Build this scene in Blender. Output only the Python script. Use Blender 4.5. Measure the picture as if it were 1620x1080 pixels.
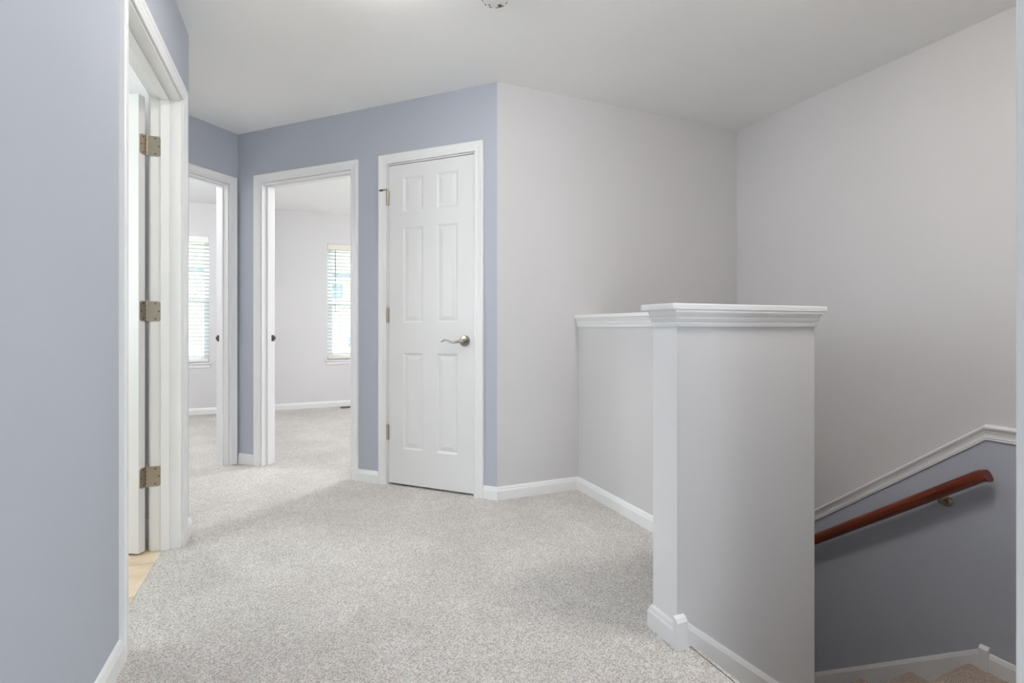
import bpy, bmesh, math, random
from mathutils import Vector, Matrix
random.seed(7)
for o in list(bpy.data.objects): bpy.data.objects.remove(o)
S = bpy.context.scene
COL = S.collection

# ---------------------------------------------------------------- camera
HC, H = 1.008, 2.44                       # lens height, ceiling height
YAW = math.atan((810-470)/800)
cam = bpy.data.cameras.new('camera'); co = bpy.data.objects.new('camera', cam); COL.objects.link(co)
cam.sensor_width = 36; cam.sensor_fit = 'HORIZONTAL'; cam.lens = 36*800/1620
cam.shift_y = -(540-517.5)/1620
cam.clip_start = 0.02; cam.clip_end = 300
co.location = (0, 0, HC); co.rotation_euler = (math.pi/2, 0, -YAW)
S.camera = co

# ---------------------------------------------------------------- sky and exposure
SKY = 7.0
W = bpy.data.worlds.new('sky'); S.world = W; W.use_nodes = True
bg = W.node_tree.nodes['Background']
bg.inputs[0].default_value = (0.88, 0.94, 1.0, 1); bg.inputs[1].default_value = SKY
S.view_settings.view_transform = 'Standard'; S.view_settings.look = 'None'
S.view_settings.gamma = 1; S.view_settings.use_curve_mapping = False
S.view_settings.exposure = 0.36
S.cycles.max_bounces = 14; S.cycles.diffuse_bounces = 9; S.cycles.transparent_max_bounces = 12
LAMP_HALL = 29.0      # emission strength of the hall lamp shade
ADDED_LAMP_BATH = 15.0  # bathroom lamp added out of view for its warm light
LAMP_LOFT = 66.0
FILL_LAMP_BED = 185.0  # ceiling lamps added out of view to brighten the bedrooms
def portal(loc, sx, sz, rot):
    l = bpy.data.lights.new('window_daylight', 'AREA'); l.shape = 'RECTANGLE'; l.size = sx; l.size_y = sz
    l.cycles.is_portal = True
    o = bpy.data.objects.new('window_daylight', l); COL.objects.link(o); o.location = loc; o.rotation_euler = rot

# ---------------------------------------------------------------- materials
MATS = {}
def nodes(name):
    m = bpy.data.materials.new(name); m.use_nodes = True
    nt = m.node_tree; b = nt.nodes['Principled BSDF']; MATS[name] = m
    return m, nt, b
def lin(c):
    return tuple(((x/255)/12.92 if x/255 <= .04045 else ((x/255+.055)/1.055)**2.4) for x in c)+(1,)
def paint(name, col, rough=.6, bump=.04, scale=220, spec=.35):
    m, nt, b = nodes(name)
    b.inputs['Roughness'].default_value = rough; b.inputs['Specular IOR Level'].default_value = spec
    tc = nt.nodes.new('ShaderNodeTexCoord'); n = nt.nodes.new('ShaderNodeTexNoise')
    n.inputs['Scale'].default_value = scale; n.inputs['Detail'].default_value = 2
    nt.links.new(tc.outputs['Object'], n.inputs['Vector'])
    big = nt.nodes.new('ShaderNodeTexNoise'); big.inputs['Scale'].default_value = 1.7; big.inputs['Detail'].default_value = 1
    nt.links.new(tc.outputs['Object'], big.inputs['Vector'])
    r = nt.nodes.new('ShaderNodeValToRGB'); r.color_ramp.elements[0].position = .3; r.color_ramp.elements[1].position = .7
    r.color_ramp.elements[0].color = tuple(c*.985 for c in col[:3])+(1,); r.color_ramp.elements[1].color = tuple(min(1, c*1.01) for c in col[:3])+(1,)
    nt.links.new(big.outputs['Fac'], r.inputs['Fac']); nt.links.new(r.outputs['Color'], b.inputs['Base Color'])
    bp = nt.nodes.new('ShaderNodeBump'); bp.inputs['Strength'].default_value = bump; bp.inputs['Distance'].default_value = .002
    nt.links.new(n.outputs['Fac'], bp.inputs['Height']); nt.links.new(bp.outputs['Normal'], b.inputs['Normal'])
    return m
paint('blue_paint', (.437, .463, .522, 1))
paint('grey_paint', (.62, .61, .612, 1))
paint('white_paint', (.90, .90, .89, 1), .7)
paint('bath_paint', (.60, .61, .58, 1))
paint('bedroom_paint', (.68, .67, .67, 1))
paint('trim', (.79, .79, .79, 1), .32, .01, 40, .5)
paint('door_white', (.74, .74, .74, 1), .38, .015, 160, .5)
paint('vinyl', (.86, .87, .88, 1), .35, .0, 40, .5)
paint('blind_white', (.88, .88, .86, 1), .45, 0, 40, .4)
paint('blind_slat', (.60, .61, .62, 1), .5, 0, 40, .3)
paint('blind_cream', (.80, .76, .68, 1), .45, 0, 40, .4)
paint('dark_plastic', (.03, .03, .035, 1), .4, 0, 40, .5)
paint('plastic_white', (.80, .80, .79, 1), .4, 0, 40, .5)
paint('bronze', (.10, .065, .045, 1), .45, 0, 60, .5)
paint('siding', (.42, .39, .33, 1), .7, .05, 60)
paint('house_trim', (.83, .84, .85, 1), .6, .0)
paint('roof', (.20, .16, .135, 1), .9, .3, 40)
paint('gutter', (.10, .13, .16, 1), .5, 0)
paint('ground', (.25, .30, .18, 1), .95, .3, 6)
paint('house_glass', (.06, .10, .12, 1), .12, 0, 4, .8)

def carpet(name, light, dark):
    m, nt, b = nodes(name)
    b.inputs['Roughness'].default_value = .95; b.inputs['Specular IOR Level'].default_value = .05
    b.inputs['Sheen Weight'].default_value = .15; b.inputs['Sheen Roughness'].default_value = .5
    tc = nt.nodes.new('ShaderNodeTexCoord')
    def noise(sc, det=2, ro=.6):
        n = nt.nodes.new('ShaderNodeTexNoise'); n.inputs['Scale'].default_value = sc
        n.inputs['Detail'].default_value = det; n.inputs['Roughness'].default_value = ro
        nt.links.new(tc.outputs['Object'], n.inputs['Vector']); return n
    fine = noise(230, 2, .6); mid = noise(60, 2); big = noise(3.2, 2, .5)
    v = nt.nodes.new('ShaderNodeTexVoronoi'); v.inputs['Scale'].default_value = 170
    nt.links.new(tc.outputs['Object'], v.inputs['Vector'])
    r = nt.nodes.new('ShaderNodeValToRGB'); r.color_ramp.elements[0].position = .36; r.color_ramp.elements[1].position = .58
    r.color_ramp.elements[0].color = dark; r.color_ramp.elements[1].color = light
    nt.links.new(fine.outputs['Fac'], r.inputs['Fac'])
    r2 = nt.nodes.new('ShaderNodeValToRGB'); r2.color_ramp.elements[0].position = .35; r2.color_ramp.elements[1].position = .65
    r2.color_ramp.elements[0].color = (.90, .895, .89, 1); r2.color_ramp.elements[1].color = (1, 1, 1, 1)
    nt.links.new(big.outputs['Fac'], r2.inputs['Fac'])
    mx = nt.nodes.new('ShaderNodeMix'); mx.data_type = 'RGBA'; mx.blend_type = 'MULTIPLY'; mx.inputs[0].default_value = 1
    nt.links.new(r.outputs['Color'], mx.inputs[6]); nt.links.new(r2.outputs['Color'], mx.inputs[7])
    mott = noise(17, 3, .65); r3 = nt.nodes.new('ShaderNodeValToRGB'); r3.color_ramp.elements[0].position = .36; r3.color_ramp.elements[1].position = .62
    r3.color_ramp.elements[0].color = (.94, .935, .93, 1); r3.color_ramp.elements[1].color = (1, 1, 1, 1)
    nt.links.new(mott.outputs['Fac'], r3.inputs['Fac'])
    mx2 = nt.nodes.new('ShaderNodeMix'); mx2.data_type = 'RGBA'; mx2.blend_type = 'MULTIPLY'; mx2.inputs[0].default_value = 1
    nt.links.new(mx.outputs[2], mx2.inputs[6]); nt.links.new(r3.outputs['Color'], mx2.inputs[7])
    nt.links.new(mx2.outputs[2], b.inputs['Base Color'])
    a = nt.nodes.new('ShaderNodeMath'); a.operation = 'MULTIPLY_ADD'; a.inputs[1].default_value = .8
    nt.links.new(mid.outputs['Fac'], a.inputs[0]); nt.links.new(fine.outputs['Fac'], a.inputs[2])
    a2 = nt.nodes.new('ShaderNodeMath'); a2.operation = 'MULTIPLY_ADD'; a2.inputs[1].default_value = -.5
    nt.links.new(v.outputs['Distance'], a2.inputs[0]); nt.links.new(a.outputs[0], a2.inputs[2])
    bp = nt.nodes.new('ShaderNodeBump'); bp.inputs['Strength'].default_value = .85; bp.inputs['Distance'].default_value = .012
    nt.links.new(a2.outputs[0], bp.inputs['Height']); nt.links.new(bp.outputs['Normal'], b.inputs['Normal'])
    return m
carpet('carpet', (.95, .915, .875, 1), (.50, .46, .42, 1))
carpet('carpet_warm_light', (.72, .59, .49, 1), (.37, .285, .22, 1))  # same carpet, with the stairwell's warm dim light mixed into the colour

def metal(name, col, rough):
    m, nt, b = nodes(name); b.inputs['Metallic'].default_value = 1; b.inputs['Roughness'].default_value = rough
    tc = nt.nodes.new('ShaderNodeTexCoord'); n = nt.nodes.new('ShaderNodeTexNoise'); n.inputs['Scale'].default_value = 260
    nt.links.new(tc.outputs['Object'], n.inputs['Vector'])
    r = nt.nodes.new('ShaderNodeValToRGB'); r.color_ramp.elements[0].color = tuple(c*.75 for c in col)+(1,); r.color_ramp.elements[1].color = tuple(col)+(1,)
    nt.links.new(n.outputs['Fac'], r.inputs['Fac']); nt.links.new(r.outputs['Color'], b.inputs['Base Color'])
metal('nickel', (.46, .42, .37), .2)
metal('hinge_metal', (.50, .44, .37), .38)
metal('brass_dark', (.42, .36, .26), .35)

m, nt, b = nodes('cherry')
b.inputs['Roughness'].default_value = .28
tc = nt.nodes.new('ShaderNodeTexCoord'); mp = nt.nodes.new('ShaderNodeMapping'); mp.inputs['Scale'].default_value = (40, 1.5, 40)
rot = nt.nodes.new('ShaderNodeMapping'); rot.inputs['Rotation'].default_value = (math.atan(.746), 0, 0)
nz = nt.nodes.new('ShaderNodeTexNoise'); nz.inputs['Scale'].default_value = 3; nz.inputs['Detail'].default_value = 5
nt.links.new(tc.outputs['Object'], rot.inputs['Vector']); nt.links.new(rot.outputs['Vector'], mp.inputs['Vector']); nt.links.new(mp.outputs['Vector'], nz.inputs['Vector'])
r = nt.nodes.new('ShaderNodeValToRGB'); r.color_ramp.elements[0].position = .35; r.color_ramp.elements[1].position = .7
r.color_ramp.elements[0].color = (.075, .012, .005, 1); r.color_ramp.elements[1].color = (.22, .043, .014, 1)
nt.links.new(nz.outputs['Fac'], r.inputs['Fac']); nt.links.new(r.outputs['Color'], b.inputs['Base Color'])

m, nt, b = nodes('vinyl_tile')
b.inputs['Roughness'].default_value = .35
tc = nt.nodes.new('ShaderNodeTexCoord'); nz = nt.nodes.new('ShaderNodeTexNoise'); nz.inputs['Scale'].default_value = 9; nz.inputs['Detail'].default_value = 6
nt.links.new(tc.outputs['Object'], nz.inputs['Vector'])
r = nt.nodes.new('ShaderNodeValToRGB'); r.color_ramp.elements[0].position = .3; r.color_ramp.elements[1].position = .7
r.color_ramp.elements[0].color = (.60, .46, .31, 1); r.color_ramp.elements[1].color = (.76, .64, .48, 1)
nt.links.new(nz.outputs['Fac'], r.inputs['Fac']); nt.links.new(r.outputs['Color'], b.inputs['Base Color'])

def emit(name, col, st):
    m, nt, b = nodes(name); b.inputs['Base Color'].default_value = (.9, .9, .9, 1)
    b.inputs['Emission Color'].default_value = col; b.inputs['Emission Strength'].default_value = st
emit('lamp_hall', (1, .965, .93, 1), LAMP_HALL)
emit('added_lamp_bath', (1, .94, .80, 1), ADDED_LAMP_BATH)
emit('fill_lamp_bed', (.95, .97, 1, 1), FILL_LAMP_BED)
emit('lamp_loft', (1, .96, .92, 1), LAMP_LOFT)

m = bpy.data.materials.new('glass'); m.use_nodes = True; MATS['glass'] = m; nt = m.node_tree
for n in list(nt.nodes): nt.nodes.remove(n)
out = nt.nodes.new('ShaderNodeOutputMaterial'); mix = nt.nodes.new('ShaderNodeMixShader'); tr = nt.nodes.new('ShaderNodeBsdfTransparent')
gl = nt.nodes.new('ShaderNodeBsdfGlossy'); gl.inputs['Roughness'].default_value = .02; mix.inputs[0].default_value = .06
tr.inputs[0].default_value = (.96, .98, .98, 1)
nt.links.new(tr.outputs[0], mix.inputs[1]); nt.links.new(gl.outputs[0], mix.inputs[2]); nt.links.new(mix.outputs[0], out.inputs[0])

# ---------------------------------------------------------------- mesh helpers
class Fr:
    """wall frame: s along the wall, o out of its face, z up"""
    def __init__(self, p0, dr, n): self.p = Vector(p0); self.d = Vector(dr).normalized(); self.n = Vector(n).normalized()
    def pt(self, s, o, z):
        q = self.p+self.d*s+self.n*o; return Vector((q.x, q.y, z))
WORLD = Fr((0, 0), (1, 0), (0, 1))
class MB:
    def __init__(self): self.v = []; self.f = []
    def add(self, vs, fs):
        k = len(self.v); self.v += [Vector(a) for a in vs]; self.f += [tuple(k+i for i in f) for f in fs]; return self
    def box(self, s0, s1, o0, o1, z0, z1, fr=WORLD):
        c = [fr.pt(s, o, z) for z in (z0, z1) for s, o in ((s0, o0), (s1, o0), (s1, o1), (s0, o1))]
        return self.add(c, [(0, 1, 2, 3), (7, 6, 5, 4), (0, 4, 5, 1), (1, 5, 6, 2), (2, 6, 7, 3), (3, 7, 4, 0)])
    def loft(self, rings, closed=True, caps=True):
        n = len(rings[0]); vs = [p for r in rings for p in r]; fs = []
        for i in range(len(rings)-1):
            for j in range(n if closed else n-1):
                a = i*n+j; b_ = i*n+(j+1) % n; fs.append((a, b_, b_+n, a+n))
        if caps and closed: fs += [tuple(range(n))[::-1], tuple((len(rings)-1)*n+j for j in range(n))]
        return self.add(vs, fs)
    def tube(self, pts, rad, seg=10):
        rings = []; up = Vector((0, 0, 1)); pts = [Vector(p) for p in pts]
        for i, p in enumerate(pts):
            t = (pts[min(i+1, len(pts)-1)]-pts[max(i-1, 0)]).normalized()
            a = t.cross(up)
            if a.length < 1e-3: a = t.cross(Vector((1, 0, 0)))
            a.normalize(); c = a.cross(t)
            r = rad[i] if isinstance(rad, (list, tuple)) else rad
            ra, rb = r if isinstance(r, (list, tuple)) else (r, r)
            rings.append([p+a*ra*math.cos(2*math.pi*k/seg)+c*rb*math.sin(2*math.pi*k/seg) for k in range(seg)])
        return self.loft(rings)
    def lathe(self, prof, fr_o, ax, seg=28):
        """prof: (radius, height along ax)"""
        ax = Vector(ax).normalized(); a = ax.orthogonal().normalized(); c = ax.cross(a); o = Vector(fr_o)
        rings = [[o+ax*h+a*max(r, 1e-4)*math.cos(2*math.pi*k/seg)+c*max(r, 1e-4)*math.sin(2*math.pi*k/seg) for k in range(seg)] for r, h in prof]
        return self.loft(rings)
    def prism(self, poly, z0, z1):
        n = len(poly)
        return self.add([(x, y, z0) for x, y in poly]+[(x, y, z1) for x, y in poly],
                        [tuple(range(n))[::-1], tuple(range(n, 2*n))]+[(i, (i+1) % n, n+(i+1) % n, n+i) for i in range(n)])
    def mesh(self, name, off=(0, 0, 0), smooth=None):
        me = bpy.data.meshes.new(name); off = Vector(off)
        me.from_pydata([tuple(a-off) for a in self.v], [], self.f)
        bm = bmesh.new(); bm.from_mesh(me); bmesh.ops.recalc_face_normals(bm, faces=bm.faces)
        if smooth:
            for f in bm.faces: f.smooth = True
            for e in bm.edges:
                if len(e.link_faces) == 2 and e.calc_face_angle(0) > math.radians(smooth): e.smooth = False
        bm.to_mesh(me); bm.free(); return me
    def low(self):
        xs = [a.x for a in self.v]; ys = [a.y for a in self.v]; zs = [a.z for a in self.v]
        return Vector(((min(xs)+max(xs))/2, (min(ys)+max(ys))/2, min(zs)))

def tag(o, label=None, cat=None, group=None, kind=None):
    for k, v in (('label', label), ('category', cat), ('group', group), ('kind', kind)):
        if v: o[k] = v
    return o
def obj(name, mb, mat, parent=None, label=None, cat=None, group=None, kind=None, smooth=None, bevel=0):
    off = parent['_w'] if parent else mb.low()
    o = bpy.data.objects.new(name, None if False else mb.mesh(name, off, smooth))
    o.data.materials.append(MATS[mat]); COL.objects.link(o)
    if parent: o.parent = parent; o['_w'] = parent['_w']
    else: o.location = off; o['_w'] = off
    if bevel:
        bv = o.modifiers.new('edge', 'BEVEL'); bv.width = bevel; bv.segments = 2; bv.limit_method = 'ANGLE'; bv.angle_limit = math.radians(40)
    return tag(o, label, cat, group, kind)
def empty(name, loc, label, cat, group=None, kind=None):
    o = bpy.data.objects.new(name, None); COL.objects.link(o); o.location = loc; o['_w'] = Vector(loc); o.empty_display_size = .1
    return tag(o, label, cat, group, kind)
def place(name, me, mat, parent, loc, rot=(0, 0, 0)):
    """a child that shares mesh data; loc in world coordinates"""
    o = bpy.data.objects.new(name, me); COL.objects.link(o)
    if not me.materials: me.materials.append(MATS[mat])
    o.parent = parent; o.location = Vector(loc)-Vector(parent['_w']); o.rotation_euler = rot; return o

# ---------------------------------------------------------------- frames of the walls
T = .115
R2 = math.sqrt(.5)
XA = -.49; YC = 2.752; XD = 2.95; YF = 6.78; XNEAR, YNEAR = 1.12, .4535
BCp = (1.075, YC); aB = math.radians(44.5)
FB = Fr(BCp, (-math.sin(aB), math.cos(aB)), (-math.cos(aB), -math.sin(aB)))
LB = 2.112; BEp = FB.pt(LB, 0, 0)
FE = Fr((BEp.x, BEp.y), (-R2, -R2), (R2, -R2))          # s runs from the corner with wall B
FA = Fr((XA, 0), (0, 1), (1, 0))
FC = Fr(BCp, (1, 0), (0, -1))
FD = Fr((XD, 0), (0, 1), (-1, 0))
FF = Fr((0, YF), (1, 0), (0, -1))
YAEND = 2.907
q = (BEp.x+BEp.y); # hidden diagonal wall meets wall E
FH = Fr((XA, YAEND), (-R2, R2), (R2, R2))

def wall(name, fr, s0, s1, holes, mat, label, z0=-.02, z1=H, t=T, extra=None):
    mb = MB(); s = s0
    for a, b_, c, d in sorted(holes):
        if a > s: mb.box(s, a, -t, 0, z0, z1, fr)
        if c > z0: mb.box(a, b_, -t, 0, z0, c, fr)
        if d < z1: mb.box(a, b_, -t, 0, d, z1, fr)
        s = b_
    if s < s1: mb.box(s, s1, -t, 0, z0, z1, fr)
    return obj(name, mb, mat, label=label, cat='wall', kind='structure')

DH = 2.05
A0, A1 = 1.91, 2.73            # opening in the left wall
B0, B1 = 1.062, 1.875          # bedroom opening in the blue wall
C0, C1 = .146, .772            # closet opening
E0, E1 = .078, .845            # narrow doorway beside the corner

# floors
fl = MB()
fl.prism([(-.56, -3.1), (1.145, -3.1), (1.145, 1.30), (-.56, 1.30)], -.25, 0)
fl.prism([(1.145, -3.1), (3.6, -3.1), (3.6, .40), (1.145, .40)], -.25, 0)
fl.prism([(-.56, 1.30), (1.68, 1.30), (1.68, 2.80), (-.56, 2.80)], -.25, 0)
fl.prism([(-.56, 2.80), (3.0, 2.80), (3.0, 6.9), (-3.1, 6.9), (-3.1, 5.4), (-.56, 2.86)], -.25, 0)
obj('floor', fl, 'carpet', label='light greige cut-pile carpet covering the landing and the bedrooms', cat='carpet', kind='structure')
tf = empty('floor', (-1.6, 2, -.25), 'tan vinyl tile floor inside the left doorway', 'floor', kind='structure')
obj('subfloor', MB().prism([(-.56, .8), (-.56, 2.86), (-2.8, 5.1), (-2.8, .8)], -.25, -.005), 'bath_paint', tf)
tile = MB().box(-.1485, .1485, -.1485, .1485, -.006, -.001).mesh('tile')
def clip(poly, k):
    out = []
    for a, b_ in zip(poly, poly[1:]+poly[:1]):
        fa, fb = k-a[0]-a[1], k-b_[0]-b_[1]
        if fa >= 0: out.append(a)
        if fa*fb < 0: t_ = fa/(fa-fb); out.append((a[0]+(b_[0]-a[0])*t_, a[1]+(b_[1]-a[1])*t_))
    return out
for i in range(8):
    for j in range(14):
        x = -.56-.15-.3*i; y = .95+.3*j; h_ = .1485
        if x+y+.297 < 2.26: place('tile', tile, 'vinyl_tile', tf, (x, y, 0))
        else:
            pg = clip([(x-h_, y-h_), (x+h_, y-h_), (x+h_, y+h_), (x-h_, y+h_)], 2.26)
            if len(pg) > 2: obj('tile', MB().prism(pg, -.006, -.001), 'vinyl_tile', tf)
obj('ceiling', MB().prism([(-3.2, -3.2), (3.7, -3.2), (3.7, 7.0), (-3.2, 7.0)], H, H+.1), 'white_paint', label='flat white ceiling above the landing and stairwell', cat='ceiling', kind='structure')

# walls
wall('wall_left', FA, -3.0, YAEND, [(A0, A1, -.02, DH)], 'blue_paint', 'blue-grey wall at the left edge with the bathroom doorway')
wall('wall_back', FB, 0, LB, [(C0, C1, -.02, DH), (B0, B1, -.02, DH)], 'blue_paint', 'blue-grey angled wall holding the closet door and open bedroom doorway')
wall('wall_corner', FE, 0, 1.02, [(E0, E1, -.02, DH)], 'blue_paint', 'short blue-grey wall in the corner with the narrow doorway')
wall('wall_diagonal', FH, 0, 3.6, [], 'bedroom_paint', 'diagonal wall between the bathroom and the corner bedroom')
obj('wall_centre', MB().box(1.075, XD+.01, YC, YC+T, -.30, H), 'grey_paint', label='pale grey wall between the closet corner and the stairwell', cat='wall', kind='structure')
# right wall in two colours split along the sloping chair rail
RY0, RZ0, RS = 1.302, .52, .80
def rail_z(y): return RZ0 if y < RY0 else RZ0-RS*(y-RY0)
def yz_prism(poly, x0, x1):
    n = len(poly); mb = MB()
    return mb.add([(x0, y, z) for y, z in poly]+[(x1, y, z) for y, z in poly], [tuple(range(n))[::-1], tuple(range(n, 2*n))]+[(i, (i+1) % n, n+(i+1) % n, n+i) for i in range(n)])
YE = 5.2
obj('wall_right', yz_prism([(.335, RZ0), (RY0, RZ0), (YE, rail_z(YE)), (6.9, rail_z(YE)), (6.9, H), (.335, H)], XD, XD+T), 'grey_paint', label='pale grey stairwell wall above the chair rail', cat='wall', kind='structure')
obj('wall_right_lower', yz_prism([(.335, -2.9), (6.9, -2.9), (6.9, rail_z(YE)), (YE, rail_z(YE)), (RY0, RZ0), (.335, RZ0)], XD, XD+T), 'blue_paint', label='dark blue-grey stairwell wall below the chair rail', cat='wall', kind='structure')
obj('wall_near', MB().box(XNEAR+.018, XD+.01, YNEAR-T, YNEAR-.0, -2.9, H), 'grey_paint', label='grey wall closing the near side of the stair landing', cat='wall', kind='structure')
obj('trim_near', MB().box(XNEAR, XNEAR+.018, YNEAR-T-.002, YNEAR+.002, 0, H), 'trim', label='white vertical end trim at the far right edge', cat='trim', kind='structure', bevel=.004)
# bedrooms behind
W1X0, W1X1, WZ0, WZ1 = .351, 1.25, .60, 2.062
W2X0, W2X1 = -1.84, -.94
wall('wall_far', FF, -3.2, 3.1, [(W2X0, W2X1, WZ0, WZ1), (W1X0, W1X1, WZ0, WZ1)], 'bedroom_paint', 'pale far wall of the bedrooms with the two blind-covered windows', t=.14)
obj('wall_partition', MB().box(-.51, -.41, 4.40, YF, -.02, H), 'bedroom_paint', label='partition wall between the two bedrooms', cat='wall', kind='structure')
obj('wall_closet', MB().box(.56, XD, 3.50, 3.60, -.02, H), 'bedroom_paint', label='wall behind the closet', cat='wall', kind='structure')
obj('wall_west', MB().box(-3.2, -3.08, 5.2, 6.9, -.02, H), 'bedroom_paint', label='side wall of the corner bedroom', cat='wall', kind='structure')
# bathroom
bw = MB(); bw.box(-2.8, -.604, .8, .9, -.02, H); bw.box(-2.9, -2.7, .8, 1.6, -.02, H); bw.box(-2.9, -2.7, 3.3, 5.3, -.02, H); bw.box(-2.9, -2.7, 1.6, 3.3, -.02, .85); bw.box(-2.9, -2.7, 1.6, 3.3, 2.15, H)
obj('wall_bath', bw, 'bath_paint', label='plain bathroom walls behind the open door', cat='wall', kind='structure')
# loft behind the camera
wall('wall_behind', Fr((0, -3.0), (1, 0), (0, 1)), -.6, 3.6, [(-.35, .65, .5, 2.2)], 'grey_paint', 'grey wall behind the camera with an opening for the added window')
wall('wall_loft', Fr((3.5, -3.1), (0, 1), (-1, 0)), 0, 3.5, [(.15, 1.65, .4, 2.25)], 'grey_paint', 'side wall of the loft behind the camera with an opening for the added side window')
# stairwell lower part
lw = MB(); lw.box(1.62, 1.735, YC+.02, 5.2, -2.9, -.25); lw.box(1.6, 3.0, 5.2, 5.3, -2.9, -.2)
obj('wall_stairwell', lw, 'grey_paint', label='lower stairwell walls under the bedroom floor', cat='wall', kind='structure')
obj('floor_lower', MB().box(1.1, 3.05, .3, 5.3, -3.0, -2.73), 'carpet', label='carpeted floor at the foot of the stairs', cat='carpet', kind='structure')

# ---------------------------------------------------------------- half wall round the stairwell
PX, PY0, PY1, HX0, HX1 = 1.103, 1.265, 1.381, 1.62, 1.735
hw = MB()
hw.box(PX+.0015, HX1, PY0, PY1, -2.9, 1.06)
hw.box(HX0, HX1, PY1, YC, -2.9, 1.06)
half = empty('wall_half', (1.5, 1.9, -2.9), 'pale grey half wall with white cap guarding the stairwell', 'half wall', kind='structure')
obj('body', hw, 'grey_paint', half)
obj('end_board', MB().box(PX, PX+.002, PY0, PY1, 0, 1.06), 'trim', half, label='white painted end of the half wall')
CZ = 1.063
obj('cap', MB().box(PX-.034, HX1+.04, PY0-.022, PY1+.022, CZ, CZ+.020), 'trim', half, label='white cap board over the front of the half wall', bevel=.003)
obj('cap', MB().box(HX0-.03, HX1+.03, PY1+.022, YC, CZ, CZ+.020), 'trim', half, label='white cap board along the back of the half wall', bevel=.003)
MOULD = [(0, 1.010), (.006, 1.010), (.008, 1.020), (.006, 1.024), (.009, 1.027), (.013, 1.036), (.010, 1.040), (.017, 1.050), (.020, 1.056), (.020, CZ), (0, CZ)]
def band(mb, pts, prof):
    """sweep prof (out, z) along a plan polyline (points, outward offset directions already mitred)"""
    mb.loft([[Vector((p[0]+d[0]*o, p[1]+d[1]*o, z)) for o, z in prof] for p, d in pts])
    return mb
obj('cap_moulding', band(MB(), [((PX, PY1), (-1, 0)), ((PX, PY0), (-1, -1)), ((HX1, PY0), (1, -1)), ((HX1, PY1), (1, 0))], MOULD), 'trim', half)
obj('cap_moulding', band(MB(), [((HX0, PY1), (-1, 0)), ((HX0, YC), (-1, 0))], MOULD), 'trim', half)

# ---------------------------------------------------------------- baseboards
BASE = [(0, 0), (.014, 0), (.014, .052), (.0125, .056), (.010, .060), (.009, .066), (.006, .072), (.003, .075), (0, .076)]
def base(name, pts, label, h=1.0):
    return obj(name, band(MB(), pts, [(o, z*h) for o, z in BASE]), 'trim', label=label, cat='baseboard', kind='structure')
def mit(d0, d1):
    a = Vector(d0).normalized(); b_ = Vector(d1).normalized(); m_ = (a+b_); return m_/(m_.dot(a))
def xy(v): return (v.x, v.y)
nB = xy(FB.n.to_3d()); nC = (0, -1); nE = (R2, -R2); nA = (1, 0)
CW = .057
base('baseboard_left', [((XA, -3), nA), ((XA, A0-CW), nA)], 'white baseboard on the left wall before the bathroom doorway')
mc = mit(nA, FH.n)
base('baseboard_left_end', [((XA, A1+CW+.004), nA), ((XA, YAEND), mc), (xy(FH.pt(.9, 0, 0)), xy(FH.n.to_3d()))], 'white baseboard round the end of the left wall')
me_ = mit(nB, nE)
base('baseboard_corner', [(xy(FB.pt(B1+CW+.004, 0, 0)), nB), (xy(FB.pt(LB-.015, 0, 0)), nB)], 'short white baseboard between the two open doorways')
base('baseboard_back', [(xy(FB.pt(C1+CW+.004, 0, 0)), nB), (xy(FB.pt(B0-CW-.004, 0, 0)), nB)], 'short white baseboard between the closet door and bedroom doorway')
mb_ = mit(nB, nC)
base('baseboard_centre', [(xy(FB.pt(C0-CW-.004, 0, 0)), nB), (BCp, mb_), ((HX0, YC), (0, -1)),], 'white baseboard wrapping the outside corner below the grey wall')
base('baseboard_half', [((HX0, YC-.013), (-1, 0)), ((HX0, PY1), (-1, 0))], 'white baseboard along the back half wall')
base('baseboard_post', [((PX+.3, PY1), (0, 1)), ((PX, PY1), (-1, 1)), ((PX, PY0-.001), (-1, 0))], 'white baseboard wrapping the end of the half wall')
base('baseboard_far', [((-3.08, YF), (0, -1)), ((-.51, YF), (0, -1))], 'white baseboard under the window of the corner bedroom')
base('baseboard_bedroom', [((-.41, YF), (0, -1)), ((2.95, YF), (0, -1))], 'white baseboard under the bedroom window')
FHb = Fr(FH.pt(0, -T, 0).xy, FH.d, -FH.n)
base('baseboard_bath', [(xy(FHb.pt(0.0, 0, 0)), xy(FHb.n.to_3d())), (xy(FHb.pt(2.6, 0, 0)), xy(FHb.n.to_3d()))], 'white baseboard behind the open bathroom door', 1.15)
# corner block where the half-wall baseboard meets the stair skirt
cb = MB()
cb.loft([[Vector((x, PY0+.001, 0)), Vector((x, PY0-o1, 0)), Vector((x, PY0-o1, z1_)), Vector((x, PY0-o2, z1_+.012)), Vector((x, PY0+.001, z1_+.016))] for x, o1, o2, z1_ in ((PX-.015, .020, .012, .085), (PX+.026, .020, .012, .085))])
obj('trim_block', cb, 'trim', label='small white corner block at the foot of the half wall', cat='trim', kind='structure', bevel=.0008)

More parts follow.
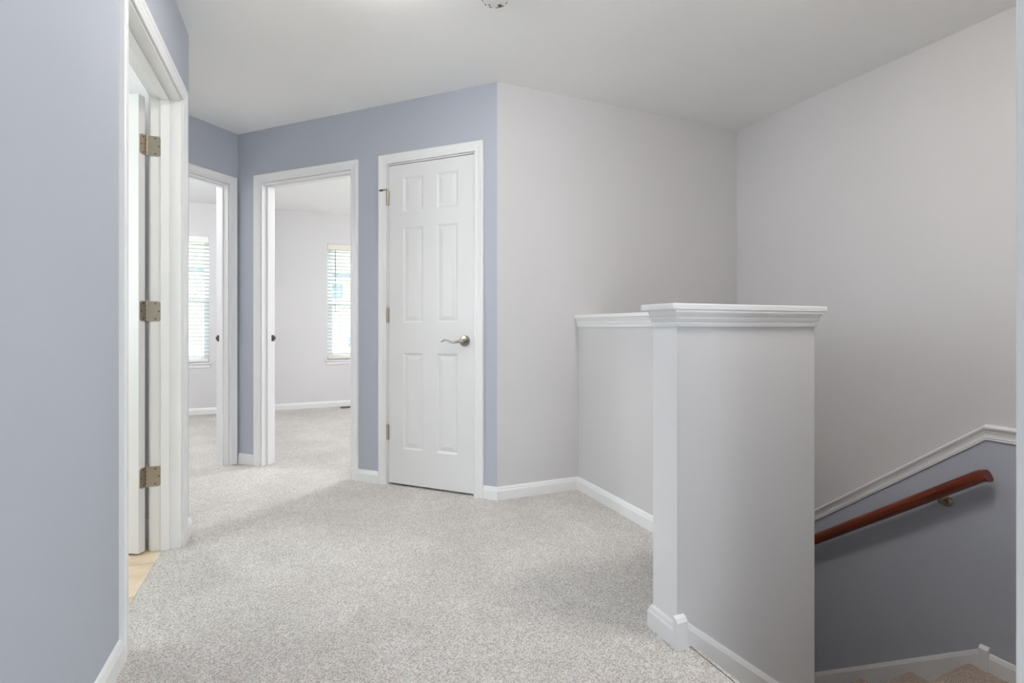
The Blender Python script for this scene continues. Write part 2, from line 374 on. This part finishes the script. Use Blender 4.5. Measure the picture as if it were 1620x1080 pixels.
# ---------------------------------------------------------------- door casings and jambs
CAS = [(0, 0), (0, .009), (.004, .011), (.012, .0115), (.016, .010), (.020, .012), (.034, .014), (.040, .0165), (.046, .018), (.054, .018), (.057, .014), (.057, 0)]
def casing(name, fr, s0, s1, label, both=True, zt=DH, strike=None, stop=None, z0=0):
    c = (s0+s1)/2
    root = empty(name, fr.pt(c, 0, z0), label, 'door frame', kind='structure')
    rv = .004
    for side, base_o in ((1, 0), (-1, -T)) if both else ((1, 0),):
        def pt(s, o, z): return fr.pt(s, base_o+side*o, z)
        obj('casing_board', MB().loft([[pt(s0-rv+.0-u, v, z0) for u, v in CAS], [pt(s0-rv-u, v, zt+rv+u) for u, v in CAS]]), 'trim', root)
        obj('casing_board', MB().loft([[pt(s1+rv+u, v, z0) for u, v in CAS], [pt(s1+rv+u, v, zt+rv+u) for u, v in CAS]]), 'trim', root)
        obj('casing_board', MB().loft([[pt(s0-rv-u, v, zt+rv+u) for u, v in CAS], [pt(s1+rv+u, v, zt+rv+u) for u, v in CAS]]), 'trim', root)
    jt = .006
    obj('jamb_board', MB().box(s0, s0+jt, -T-.001, .001, z0, zt, fr), 'trim', root)
    obj('jamb_board', MB().box(s1-jt, s1, -T-.001, .001, z0, zt, fr), 'trim', root)
    obj('head_jamb', MB().box(s0+jt, s1-jt, -T-.001, .001, zt-jt, zt, fr), 'trim', root)
    if stop:
        a, b_ = stop; st = .010
        obj('door_stop', MB().box(s0+jt, s0+jt+st, a, b_, z0, zt-jt, fr), 'trim', root, bevel=.002)
        obj('door_stop', MB().box(s1-jt-st, s1-jt, a, b_, z0, zt-jt, fr), 'trim', root, bevel=.002)
        obj('door_stop', MB().box(s0+jt+st, s1-jt-st, a, b_, zt-jt-st, zt-jt, fr), 'trim', root, bevel=.002)
    if strike is not None:
        ss, sg, oo = strike
        pl = MB().box(ss, ss+sg*.0022, oo-.014, oo+.012, .904, .950, fr)
        pl.box(ss, ss+sg*.0022, oo-.026, oo-.014, .914, .940, fr)
        sp = obj('strike_plate', pl, 'bronze', root, label='small dark metal strike plate')
        obj('latch_hole', MB().box(ss+sg*.0012, ss+sg*.0032, oo-.008, oo+.006, .912, .942, fr), 'dark_plastic', sp)
    return root
casing('trim_bathroom', FA, A0, A1, 'white door frame of the bathroom doorway in the left wall', stop=(-.076, -.042))
casing('trim_bedroom', FB, B0, B1, 'white door frame of the open bedroom doorway left of the closet', stop=(-.076, -.042), strike=(B1-.006, -1, -.094))
casing('trim_closet', FB, C0, C1, 'white door frame round the closed closet door', both=False, stop=(-.085, -.042), z0=0)
casing('trim_corner', FE, E0, E1, 'white door frame of the narrow doorway in the corner', stop=(-.076, -.042), strike=(E0+.006, 1, -.094))

# ---------------------------------------------------------------- six-panel doors
def six_panel(root, fr, w, h, t, z0, mat='door_white'):
    """slab with s 0..w, front face o=0, back o=-t"""
    st = .108; mid = .098; pw = (w-2*st-mid)/2
    cols = [(st, st+pw), (st+pw+mid, w-st)]
    rows = [(.221, .832), (1.022, 1.626), (1.725, 1.945)]
    mb = MB()
    ss = [0]+[x for c in cols for x in c]+[w]; zs = [0]+[x for r_ in rows for x in r_]+[h]
    for sgn, o in ((1, 0), (-1, -t)):
        for i in range(len(ss)-1):
            for j in range(len(zs)-1):
                a, b_, c, d = ss[i], ss[i+1], zs[j]+z0, zs[j+1]+z0
                if i % 2 and j % 2:
                    k = [(0, 0), (.004, -.0015), (.012, -.006), (.016, -.006)]
                    rings = [[fr.pt(a+u, o+sgn*v, c+u), fr.pt(b_-u, o+sgn*v, c+u), fr.pt(b_-u, o+sgn*v, d-u), fr.pt(a+u, o+sgn*v, d-u)] for u, v in k]
                    mb.loft(rings, True, False)
                    mb.add(rings[-1], [(0, 1, 2, 3)])
                else:
                    mb.add([fr.pt(a, o, c), fr.pt(b_, o, c), fr.pt(b_, o, d), fr.pt(a, o, d)], [(0, 1, 2, 3)])
    c4 = [(0, 0), (w, 0), (w, h), (0, h)]
    for i in range(4):
        (a, c), (b_, d) = c4[i], c4[(i+1) % 4]
        mb.add([fr.pt(a, 0, c+z0), fr.pt(b_, 0, d+z0), fr.pt(b_, -t, d+z0), fr.pt(a, -t, c+z0)], [(0, 1, 2, 3)])
    obj('slab', mb, mat, root)
    for sgn, o in ((1, 0), (-1, -t)):
        for a, b_ in cols:
            for c, d in rows:
                c += z0; d += z0
                rings = [[fr.pt(a+u, o+sgn*v, c+u), fr.pt(b_-u, o+sgn*v, c+u), fr.pt(b_-u, o+sgn*v, d-u), fr.pt(a+u, o+sgn*v, d-u)] for u, v in ((.015, -.0065), (.018, -.0055), (.038, -.0018), (.041, -.0012))]
                obj('panel', MB().loft(rings), mat, root)
def circ(fr, s, z, o0, o1, r, seg=14):
    return MB().loft([[fr.pt(s+r*math.cos(2*math.pi*k/seg), o, z+r*math.sin(2*math.pi*k/seg)) for k in range(seg)] for o in (o0, o1)])
def lever(root, fr, s, z, o, dirn, n_side=1):
    """round rose and a wave lever pointing along dirn*s"""
    P = lambda a, b_, c: fr.pt(s+dirn*a, o+n_side*b_, z+c)
    ax = (P(0, 1, 0)-P(0, 0, 0))
    h_ = obj('handle', MB().lathe([(.0, 0), (.0335, 0), (.0335, .005), (.031, .0085), (.026, .0095), (.0145, .010), (.0125, .013), (.0115, .020), (.0115, .048), (.0, .050)], P(0, 0, 0), ax, 32), 'nickel', root, label='satin nickel lever handle with a wavy grip', smooth=35)
    pts = [(-.012, .046, .000), (0, .050, 0), (.012, .053, -.001), (.030, .055, -.006), (.050, .056, -.0095), (.068, .056, -.006), (.085, .055, .001), (.102, .054, .006), (.118, .053, .003), (.130, .052, -.005), (.134, .052, -.008)]
    rad = [(.006, .007), (.010, .010), (.0095, .009), (.0085, .0075), (.0085, .0065), (.0085, .006), (.0085, .0055), (.008, .005), (.0075, .0045), (.006, .004), (.003, .0025)]
    obj('lever', MB().tube([P(*p) for p in pts], rad, 12), 'nickel', h_, smooth=50)
    obj('hub', MB().lathe([(0, .036), (.014, .036), (.015, .042), (.014, .056), (.009, .060), (0, .061)], P(0, 0, 0), ax, 20), 'nickel', h_, smooth=40)

# closed closet door
CD = Fr(FB.pt(C1-.009, -.004, 0).xy, -FB.d, FB.n)          # s from the hinge side
cw = (C1-.009)-(C0+.0075)
d1 = empty('door_1', CD.pt(cw/2, 0, .014), 'white closed six-panel closet door with lever handle and three hinges', 'door', kind='structure')
six_panel(d1, CD, cw, 2.026, .035, .014)
lever(d1, CD, cw-.060, .926, 0, -1)
for zc in (1.837, 1.085, .335):
    hg = obj('hinge', MB().lathe([(0, -.045), (.0076, -.045), (.0076, .045), (0, .045)], CD.pt(-.004, .0085, zc), (0, 0, 1), 12), 'hinge_metal', d1, smooth=40)
    obj('hinge_knuckle', MB().lathe([(0, -.0185), (.0084, -.0185), (.0084, -.0172), (0, -.0172)], CD.pt(-.004, .0085, zc+.028), (0, 0, 1), 12), 'hinge_metal', hg)
    obj('hinge_knuckle', MB().lathe([(0, -.0185), (.0084, -.0185), (.0084, -.0172), (0, -.0172)], CD.pt(-.004, .0085, zc-.008), (0, 0, 1), 12), 'hinge_metal', hg)
    tp = MB().lathe([(0, .045), (.005, .045), (.0055, .049), (.003, .053), (0, .054)], CD.pt(-.004, .0085, zc), (0, 0, 1), 12)
    tp.lathe([(0, -.049), (.004, -.048), (.005, -.045), (0, -.045)], CD.pt(-.004, .0085, zc), (0, 0, 1), 12)
    obj('hinge_pin', tp, 'hinge_metal', hg, smooth=50)
    obj('hinge_leaf', MB().box(-.0035, .004, -.020, .006, zc-.045, zc+.045, CD), 'hinge_metal', hg)
st = obj('door_stop', MB().tube([CD.pt(-.004, .012, 1.889), CD.pt(-.018, .020, 1.888), CD.pt(-.030, .023, 1.886)], .0035, 10), 'hinge_metal', d1, label='hinge-pin door stop with dark rubber tip')
obj('rubber_tip', MB().tube([CD.pt(-.030, .023, 1.886), CD.pt(-.044, .026, 1.885), CD.pt(-.056, .028, 1.885)], [.0055, .006, .003], 12), 'bronze', st)
obj('latch_plate', MB().box(cw-.001, cw+.0035, -.022, .0015, .898, .956, CD), 'brass_dark', d1)

# bathroom door, opened well past square into the bathroom
OPEN = math.radians(118)
pin = Vector((XA-T-.015, A1))
def swing(x, y):                                   # offset from the pin with the door closed -> opened
    c, s_ = math.cos(-OPEN), math.sin(-OPEN); return Vector((c*x-s_*y, s_*x+c*y))
ddir = swing(0, -1); dn = swing(1, 0)              # along the door, and out of its hall-side face
DW = .80
BD = Fr(pin+swing(.043, -.003), ddir, dn)
d2 = empty('door_2', BD.pt(DW/2, 0, .010), 'white bathroom door standing open inside the left doorway', 'door', kind='structure')
six_panel(d2, BD, DW, 2.026, .035, .010)
lever(d2, BD, DW-.06, .926, 0, -1, 1)
JF = Fr((XA-T, A1-.006), (1, 0), (0, -1))          # jamb face: s toward the hall, o toward the camera
EF = Fr(pin+swing(.008, -.003), dn, -ddir)         # hinge edge of the door: s across its thickness
def leaf(fr, s0, s1, zc, o0, o1, hs=.045, r=.011, round_hi=True):
    pts = []
    def arc(cx, cz, a0):
        return [(cx+r*math.cos(a0+math.pi/2*k/4), cz+r*math.sin(a0+math.pi/2*k/4)) for k in range(5)]
    if round_hi: pts = [(s0, zc-hs)]+arc(s1-r, zc-hs+r, -math.pi/2)+arc(s1-r, zc+hs-r, 0)+[(s0, zc+hs)]
    return MB().loft([[fr.pt(a, o, z) for a, z in pts] for o in (o0, o1)])
for zc in (1.822, 1.080, .338):
    hp = Vector((pin.x, pin.y-.003, zc))
    hg = obj('hinge', MB().lathe([(0, -.045), (.0062, -.045), (.0062, .045), (0, .045)], hp, (0, 0, 1), 12), 'hinge_metal', d2, label='worn nickel butt hinge', smooth=40)
    obj('hinge_leaf', leaf(JF, -.012, .038, zc, 0, .0022), 'hinge_metal', hg)
    obj('hinge_leaf', leaf(EF, -.006, .029, zc, 0, .0022), 'hinge_metal', hg)
    obj('hinge_pin', MB().lathe([(0, .045), (.0052, .045), (.0056, .050), (.003, .054), (0, .055)], hp, (0, 0, 1), 12), 'hinge_metal', hg, smooth=50)
    for dz in (.024, .006, -.012, -.030):
        obj('hinge_knuckle', MB().lathe([(0, -.001), (.0068, -.001), (.0068, .001), (0, .001)], hp+Vector((0, 0, dz)), (0, 0, 1), 12), 'bronze', hg)
    for a, dz in ((.018, .034), (.031, 0), (.018, -.034)):
        obj('screw', circ(JF, a, zc+dz, .001, .0030, .0034, 10), 'bronze', hg)
    for a, dz in ((.012, .034), (.022, 0), (.012, -.034)):
        obj('screw', circ(EF, a, zc+dz, .001, .0030, .0034, 10), 'bronze', hg)

# ---------------------------------------------------------------- stairs
RI, TR = .195, .25
stair = empty('staircase', (1.9, 1.3, -2.73), 'carpeted staircase with warm light in its lower carpet colour, turning at a landing beside the dark blue-grey wall', 'staircase')
def tread_yz(y_front, z, depth, rise, x0, x1, r=.022):
    """carpeted tread whose rounded nosing faces +Y"""
    prof = [(y_front-depth, z-rise-.03), (y_front-depth, z), (y_front-r, z)]
    prof += [(y_front-r+r*math.sin(a), z-r+r*math.cos(a)) for a in [math.pi*k/8 for k in range(1, 9)]]
    prof += [(y_front-.026, z-2*r-.005), (y_front-.026, z-rise-.03)]
    return yz_prism(prof, x0, x1)
def tread_xz(x_front, z, depth, rise, y0, y1, r=.022):
    prof = [(x_front-depth, z-rise-.03), (x_front-depth, z), (x_front-r, z)]
    prof += [(x_front-r+r*math.sin(a), z-r+r*math.cos(a)) for a in [math.pi*k/8 for k in range(1, 9)]]
    prof += [(x_front-.026, z-2*r-.005), (x_front-.026, z-rise-.03)]
    n = len(prof); mb = MB()
    return mb.add([(x, y0, z) for x, z in prof]+[(x, y1, z) for x, z in prof], [tuple(range(n)), tuple(range(n, 2*n))[::-1]]+[(i, (i+1) % n, n+(i+1) % n, n+i) for i in range(n)])
NX = 1.172
obj('nosing', tread_xz(NX, 0.0, .03, RI, YNEAR+.001, PY0-.0145), 'carpet', stair, smooth=35)
for k in (1, 2):
    obj('tread', tread_xz(NX+TR*k, -RI*k, TR+.03, RI, YNEAR+.001, PY0-.0145), 'carpet', stair, smooth=35)
LZ = -3*RI; LY = 1.372
ld = MB().box(NX+2*TR-.03, XD-.0145, YNEAR+.001, PY0-.0145, LZ-.2, LZ)
obj('landing', ld, 'carpet_warm_light', stair)
obj('landing_edge', tread_yz(LY, LZ, LY-(PY0-.0145), RI, HX1+.001, XD-.0145), 'carpet_warm_light', stair, smooth=35)
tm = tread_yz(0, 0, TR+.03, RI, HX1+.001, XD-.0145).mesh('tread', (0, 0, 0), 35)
for k in range(1, 11):
    place('tread', tm, 'carpet_warm_light', stair, (0, LY+TR*k, LZ-RI*k))
# skirt boards
SK = [(0, -.13), (.014, -.13), (.014, -.022), (.011, -.014), (.010, -.010), (.007, -.003), (0, 0)]
def slope_band(pts, prof, nrm):
    """pts: list of 3-D points; prof (out, z)"""
    n_ = Vector(nrm)
    return MB().loft([[Vector(p)+n_*o+Vector((0, 0, z)) for o, z in prof] for p in pts])
SK2 = [(o, z if z > -.1 else -.30) for o, z in SK]
ks = .75
x0 = PX+.026
obj('baseboard_stair', slope_band([(x0, PY0, .082), (HX1, PY0, .082-ks*(HX1-x0))], SK2, (0, -1, 0)), 'trim', label='white sloping skirt board below the grey front of the half wall', cat='baseboard', kind='structure')
y0 = 1.318; z0s = -.492; k2 = .765
obj('baseboard_right', slope_band([(XD, y0, z0s), (XD, 4.2, z0s-k2*(4.2-y0))], SK2, (-1, 0, 0)), 'trim', label='white sloping skirt board along the dark stairwell wall', cat='baseboard', kind='structure')
obj('baseboard_landing', slope_band([(XD, YNEAR, -.500), (XD, 1.29, -.500)], SK2, (-1, 0, 0)), 'trim', label='white level baseboard on the stair landing', cat='baseboard', kind='structure')
pb = MB().box(XD-.022, XD, 1.287, 1.322, -.62, -.486)
pb.loft([[Vector((XD-.022, y, -.486)), Vector((XD, y, -.486)), Vector((XD, y, -.474)), Vector((XD-.010, y, -.474))] for y in (1.287, 1.322)])
obj('trim_landing', pb, 'trim', label='small white block joining the stair skirt and landing baseboard', cat='trim', kind='structure')
# chair rail: level on the landing, then sloping with the stairs
CR = [(0, -.036), (.007, -.036), (.009, -.031), (.006, -.028), (.009, -.024), (.009, -.021), (.006, -.019), (.007, -.006), (.013, .010), (.019, .018), (.022, .026), (.019, .033), (.010, .036), (0, .037)]
obj('trim_chair_rail', slope_band([(XD, YNEAR, RZ0), (XD, RY0, RZ0), (XD, 4.6, rail_z(4.6))], CR, (-1, 0, 0)), 'trim', label='white chair rail bending down the stairwell wall', cat='chair rail', kind='structure')

# ---------------------------------------------------------------- handrail
hr = empty('handrail', (XD, 1.46, .1), 'dark cherry wooden handrail on a metal wall bracket', 'handrail')
XR = 2.875
ra, rb = Vector((XR, 1.262, .350)), Vector((XR, 4.2, .350-.746*(4.2-1.262)))
rp = [(-.0265, -.022), (-.030, -.006), (-.029, .008), (-.021, .020), (-.008, .026), (.008, .026), (.021, .020), (.029, .008), (.030, -.006), (.0265, -.022), (.016, -.028), (-.016, -.028)]
tdir = (rb-ra).normalized(); upv = Vector((1, 0, 0)).cross(tdir)
if upv.z < 0: upv = -upv
def ring(p, up, sc=1): return [p+Vector((1, 0, 0))*a*sc+up*b_*sc for a, b_ in rp]
seam = ra+tdir*.075
obj('rail', MB().loft([ring(seam, upv), ring(rb, upv)]), 'cherry', hr, smooth=40)
capm = MB()
up2 = (upv+Vector((0, .25, 0))).normalized()
capm.loft([ring(seam-tdir*.0008, upv), ring(ra+tdir*.045+Vector((0, 0, -.000)), upv), ring(ra+tdir*.02+Vector((0, 0, -.004)), (upv+Vector((0, -.15, 0))).normalized()), ring(ra+Vector((0, 0, -.012)), (upv+Vector((0, -.25, 0))).normalized())])
obj('end_cap', capm, 'cherry', hr, smooth=40)
obj('seam', MB().loft([ring(seam-tdir*.0006, upv, 1.008), ring(seam+tdir*.0006, upv, 1.008)]), 'bronze', hr)
yb = 1.455; zb = .350-.746*(yb-1.262)
br = obj('bracket', MB().lathe([(0, 0), (.026, 0), (.026, .004), (.020, .008), (.011, .011), (.010, .020), (0, .021)], (XD, yb, .150), (-1, 0, 0), 22), 'brass_dark', hr, smooth=40)
obj('arm', MB().tube([(XD-.015, yb, .150), (XD-.035, yb, .146), (XD-.058, yb+.002, .152), (XD-.070, yb+.004, .170), (XR, yb+.004, zb-.032)], [.008, .0075, .007, .007, .008], 10), 'brass_dark', br, smooth=50)
obj('saddle', MB().loft([[Vector((XR-.012, yb+dy, zb-.746*dy-.036)), Vector((XR+.012, yb+dy, zb-.746*dy-.036)), Vector((XR+.012, yb+dy, zb-.746*dy-.031)), Vector((XR-.012, yb+dy, zb-.746*dy-.031))] for dy in (-.035, .035)]), 'brass_dark', br)
obj('arm_ball', MB().lathe([(0, -.010), (.007, -.007), (.010, 0), (.007, .007), (0, .010)], (XD-.035, yb, .146), (1, 0, 0), 14), 'brass_dark', br, smooth=60)
yb2 = 2.75; zb2 = .350-.746*(yb2-1.262)
br2 = obj('bracket', MB().lathe([(0, 0), (.026, 0), (.026, .004), (.020, .008), (.011, .011), (0, .021)], (XD, yb2, zb2-.07), (-1, 0, 0), 22), 'brass_dark', hr, smooth=40)
obj('arm', MB().tube([(XD-.015, yb2, zb2-.07), (XD-.04, yb2, zb2-.075), (XR, yb2, zb2-.032)], .008, 10), 'brass_dark', br2, smooth=50)

# ---------------------------------------------------------------- bedroom windows and blinds
def window(name, x0, x1, label, zm):
    root = empty(name, ((x0+x1)/2, YF, WZ0), label, 'window', kind='structure')
    ya, yb_ = YF+.085, YF+.135
    fw = .032
    f = MB().box(x0, x0+fw, ya, yb_, WZ0, WZ1).box(x1-fw, x1, ya, yb_, WZ0, WZ1).box(x0, x1, ya, yb_, WZ1-fw, WZ1).box(x0, x1, ya, yb_, WZ0, WZ0+fw)
    obj('frame', f, 'vinyl', root)
    for (za, zb_, yy) in ((zm-.018, WZ1-fw, YF+.112), (WZ0+fw, zm+.018, YF+.090)):
        sw = .034; a, b_ = x0+fw, x1-fw
        sash = MB().box(a, a+sw, yy, yy+.022, za, zb_).box(b_-sw, b_, yy, yy+.022, za, zb_).box(a+sw, b_-sw, yy, yy+.022, za, za+.036).box(a+sw, b_-sw, yy, yy+.022, zb_-.036, zb_)
        so = obj('sash', sash, 'vinyl', root)
        obj('pane', MB().box(a+sw, b_-sw, yy+.009, yy+.012, za+.036, zb_-.036), 'glass', so)
    obj('sill', MB().box(x0-.028, x1+.028, YF-.030, YF+.085, WZ0-.018, WZ0), 'trim', root, bevel=.004)
    obj('apron', MB().loft([[Vector((x, YF, WZ0-.018)), Vector((x, YF-.013, WZ0-.018)), Vector((x, YF-.013, WZ0-.055)), Vector((x, YF-.006, WZ0-.068)), Vector((x, YF, WZ0-.068))] for x in (x0-.015, x1+.015)]), 'trim', root)
    return root
window('window_1', W1X0, W1X1, 'double-hung window seen through the bedroom doorway', 1.292)
window('window_2', W2X0, W2X1, 'double-hung window seen through the narrow corner doorway', 1.315)
def blind(x0, x1, label, cream, wand):
    yc = YF+.040; root = empty('window_blind', ((x0+x1)/2, yc, WZ0), label, 'blind', 'slatted blinds in the bedroom windows')
    rail = 'blind_cream' if cream else 'blind_white'
    obj('valance', MB().box(x0+.003, x1-.003, YF+.002, YF+.065, WZ1-.072, WZ1-.002), rail, root, bevel=.003)
    obj('bottom_rail', MB().box(x0+.006, x1-.006, yc-.026, yc+.026, WZ0+.006, WZ0+.045), rail, root, bevel=.003)
    n = 30; zt, zb_ = WZ1-.10, WZ0+.075
    sl = MB().loft([[Vector((x, yy, zz)) for yy, zz in ((-.0247, .0035), (0, .0008), (.0247, -.0052), (.0247, -.0025), (0, .0035), (-.0247, .0062))] for x in (-(x1-x0)/2+.006, (x1-x0)/2-.006)]).mesh('slat', (0, 0, 0))
    for k in range(n): place('slat', sl, 'blind_slat', root, ((x0+x1)/2, yc, zt+(zb_-zt)*k/(n-1)))
    for fx in (.16, .84):
        x = x0+(x1-x0)*fx
        for yy in (yc-.0265, yc+.0265): obj('ladder_cord', MB().box(x-.0012, x+.0012, yy-.0008, yy+.0008, WZ0+.04, WZ1-.07), 'blind_white', root)
    x = x0+.095
    obj('wand', MB().tube([(x, YF-.006, WZ1-.074), (x+.002, YF-.010, 1.60), (x, YF-.008, 1.20)], .004, 8), 'dark_plastic' if wand else 'blind_white', root, label='dark tilt wand' if wand else None)
blind(W1X0, W1X1, 'open slatted blind with dark tilt wand in the bedroom behind the wider doorway', True, True)
blind(W2X0, W2X1, 'white open slatted blind in the room behind the narrow corner doorway', False, False)
for a, b_ in ((W1X0, W1X1), (W2X0, W2X1)):
    portal(((a+b_)/2, YF+.16, (WZ0+WZ1)/2), b_-a, WZ1-WZ0, (-math.pi/2, 0, 0))
portal((3.63, -2.2, 1.325), 1.5, 1.85, (math.pi/2, 0, math.pi/2))
w3 = empty('added_window_3', (3.55, -2.2, .4), 'added unseen wide window lighting the left wall from behind the camera', 'window', kind='structure')  # added out of view so daylight reaches the left wall
f = MB().box(3.54, 3.59, -2.95, -1.45, .4, .44).box(3.54, 3.59, -2.95, -1.45, 2.21, 2.25)
for y in (-2.95, -2.22, -1.49): f.box(3.54, 3.59, y, y+.04, .44, 2.21)
obj('frame', f, 'vinyl', w3)
for y in (-2.91, -2.18): obj('pane', MB().box(3.563, 3.567, y, y+.69, .44, 2.21), 'glass', w3)
portal((.15, -3.13, 1.35), 1.0, 1.7, (math.pi/2, 0, 0))
w5 = empty('added_window_5', (.15, -3.05, .5), 'added unseen narrow window giving fill light from behind the camera', 'window', kind='structure')  # added out of view as daylight fill for the landing
f = MB().box(-.35, .65, -3.1, -3.05, .5, .54).box(-.35, .65, -3.1, -3.05, 2.16, 2.2).box(-.35, -.31, -3.1, -3.05, .54, 2.16).box(.61, .65, -3.1, -3.05, .54, 2.16)
obj('frame', f, 'vinyl', w5)
obj('pane', MB().box(-.31, .61, -3.077, -3.073, .54, 2.16), 'glass', w5)
portal((-2.93, 2.45, 1.5), 1.7, 1.3, (math.pi/2, 0, -math.pi/2))
w4 = empty('added_window_4', (-2.8, 2.45, .85), 'added unseen bathroom window sending light through the doorway', 'window', kind='structure')  # added out of view to light the half wall through the doorway
f = MB().box(-2.83, -2.78, 1.6, 3.3, .85, .89).box(-2.83, -2.78, 1.6, 3.3, 2.11, 2.15)
for y in (1.6, 3.26): f.box(-2.83, -2.78, y, y+.04, .89, 2.11)
obj('frame', f, 'vinyl', w4)
obj('pane', MB().box(-2.807, -2.803, 1.64, 3.26, .89, 2.11), 'glass', w4)

# ---------------------------------------------------------------- small fittings
def dirpt(px, d):
    a = (px-810)/800; F = Vector((math.sin(YAW), math.cos(YAW))); R = Vector((math.cos(YAW), -math.sin(YAW)))
    return (F+R*a)*d
# floor register
rg = empty('floor_register', (.66, 6.66, 0), 'dark bronze floor vent register on the bedroom carpet', 'floor vent')
obj('frame', MB().box(.50, .82, 6.60, 6.612, .001, .008).box(.50, .82, 6.708, 6.72, .001, .008).box(.50, .515, 6.612, 6.708, .001, .008).box(.805, .82, 6.612, 6.708, .001, .008), 'bronze', rg)
lv = MB().box(-.004, .004, -.048, .048, 0, .006).mesh('louvre')
for k in range(18): place('louvre', lv, 'bronze', rg, (.525+k*.016, 6.66, .001))
# smoke detector
sc = dirpt(783, 2.165)
sd = empty('smoke_detector', (sc.x, sc.y, H-.036), 'round white smoke detector on the ceiling at the top edge', 'smoke detector')
obj('housing', MB().lathe([(0, -.036), (.030, -.036), (.048, -.034), (.058, -.026), (.062, -.012), (.066, -.010), (.067, 0), (0, 0)], (sc.x, sc.y, H), (0, 0, 1), 40), 'plastic_white', sd, smooth=35)
for k in range(12):
    a = 2*math.pi*k/12
    obj('vent_slot', MB().box(-.006, .006, .0525, .0545, H-.0325, H-.0275, Fr((sc.x, sc.y), (math.cos(a), math.sin(a)), (-math.sin(a), math.cos(a)))), 'dark_plastic', sd)
obj('test_button', MB().lathe([(0, -.040), (.008, -.040), (.009, -.037), (.009, -.034), (0, -.034)], (sc.x+.030, sc.y+.020, H), (0, 0, 1), 16), 'bronze', sd, smooth=40)
obj('indicator', MB().lathe([(0, -.039), (.003, -.038), (.003, -.034), (0, -.034)], (sc.x-.012, sc.y+.034, H), (0, 0, 1), 10), 'dark_plastic', sd)
# flush ceiling lamps
def lamp(x, y, mat, label, r=.15):
    root = empty('ceiling_lamp', (x, y, H-.115), label, 'ceiling lamp', 'flush ceiling lamps')
    obj('canopy', MB().lathe([(0, 0), (r+.012, 0), (r+.012, -.014), (r, -.022), (0, -.022)], (x, y, H), (0, 0, 1), 40), 'nickel', root, smooth=35)
    obj('shade', MB().lathe([(r*.96, -.022), (r*.97, -.035), (r*.9, -.060), (r*.7, -.082), (r*.4, -.096), (0, -.101)], (x, y, H), (0, 0, 1), 40), mat, root, label='frosted white glass shade', smooth=60)
    obj('finial', MB().lathe([(0, -.100), (.008, -.100), (.010, -.106), (.005, -.112), (0, -.115)], (x, y, H), (0, 0, 1), 16), 'nickel', root, smooth=40)
    return root
lp = dirpt(575, 1.84)
lamp(lp.x, lp.y, 'lamp_hall', 'flush frosted glass ceiling lamp over the landing')
lamp(-1.5, 2.0, 'added_lamp_bath', 'flush frosted glass ceiling lamp in the bathroom')
lamp(1.7, 4.7, 'fill_lamp_bed', 'added unseen ceiling lamp filling the bedroom with light')
lamp(-1.35, 4.75, 'fill_lamp_bed', 'added unseen ceiling lamp filling the corner bedroom with light', .118)
lamp(1.48, .84, 'lamp_loft', 'flush frosted glass ceiling lamp near the top of the stairs')

# ---------------------------------------------------------------- neighbour house outside
obj('ground', MB().box(-60, 60, 6.95, 80, -3.4, -3.2), 'ground', label='grass between the houses', cat='ground', kind='structure')
HY, EZ = 26.0, 3.40
hs = empty('neighbour_house', (0, HY, -3.2), 'pale neighbouring house with lap siding outside the bedroom windows', 'house')
obj('wall', MB().box(-25, 25, HY, HY+8, -3.2, EZ+.1), 'siding', hs)
lap = MB().loft([[Vector((x, 0, 0)), Vector((x, -.018, 0)), Vector((x, -.003, .178)), Vector((x, 0, .178))] for x in (-25, 25)]).mesh('siding_board')
for k in range(37): place('siding_board', lap, 'siding', hs, (0, HY, -3.1+k*.175))
obj('fascia', MB().box(-25.3, 25.3, HY-.42, HY-.38, EZ-.08, EZ+.14), 'house_trim', hs)
obj('gutter', MB().box(-25.3, 25.3, HY-.54, HY-.42, EZ, EZ+.13), 'gutter', hs)
obj('soffit', MB().box(-25.3, 25.3, HY-.40, HY, EZ-.08, EZ-.05), 'house_trim', hs)
obj('roof', yz_prism([(HY-.45, EZ+.15), (HY+4, EZ+2.6), (HY+8.4, EZ+.15)], -25.3, 25.3), 'roof', hs)
obj('downspout', MB().tube([(-4.0, HY-.48, EZ), (-4.0, HY-.46, EZ-.15), (-3.8, HY-.1, EZ-.45), (-3.8, HY-.06, -3.1)], .05, 8), 'house_trim', hs)
def hwin(x, z, w, h):
    fr_ = obj('window', MB().box(x-w/2-.09, x+w/2+.09, HY-.05, HY, z-h/2-.09, z+h/2+.09), 'house_trim', hs)
    obj('pane', MB().box(x-w/2, x+w/2, HY-.06, HY-.045, z-h/2, z-.02), 'house_glass', fr_)
    obj('pane', MB().box(x-w/2, x+w/2, HY-.06, HY-.045, z+.02, z+h/2), 'house_glass', fr_)
for x in (-18, -13, -8.5, 7, 12, 17): hwin(x, 2.2, .9, 1.3); hwin(x, -.6, .9, 1.4)
hwin(1.81, 2.75, .5, .75); hwin(2.75, .28, .95, .50)

for o in bpy.data.objects:
    if '_w' in o: del o['_w']
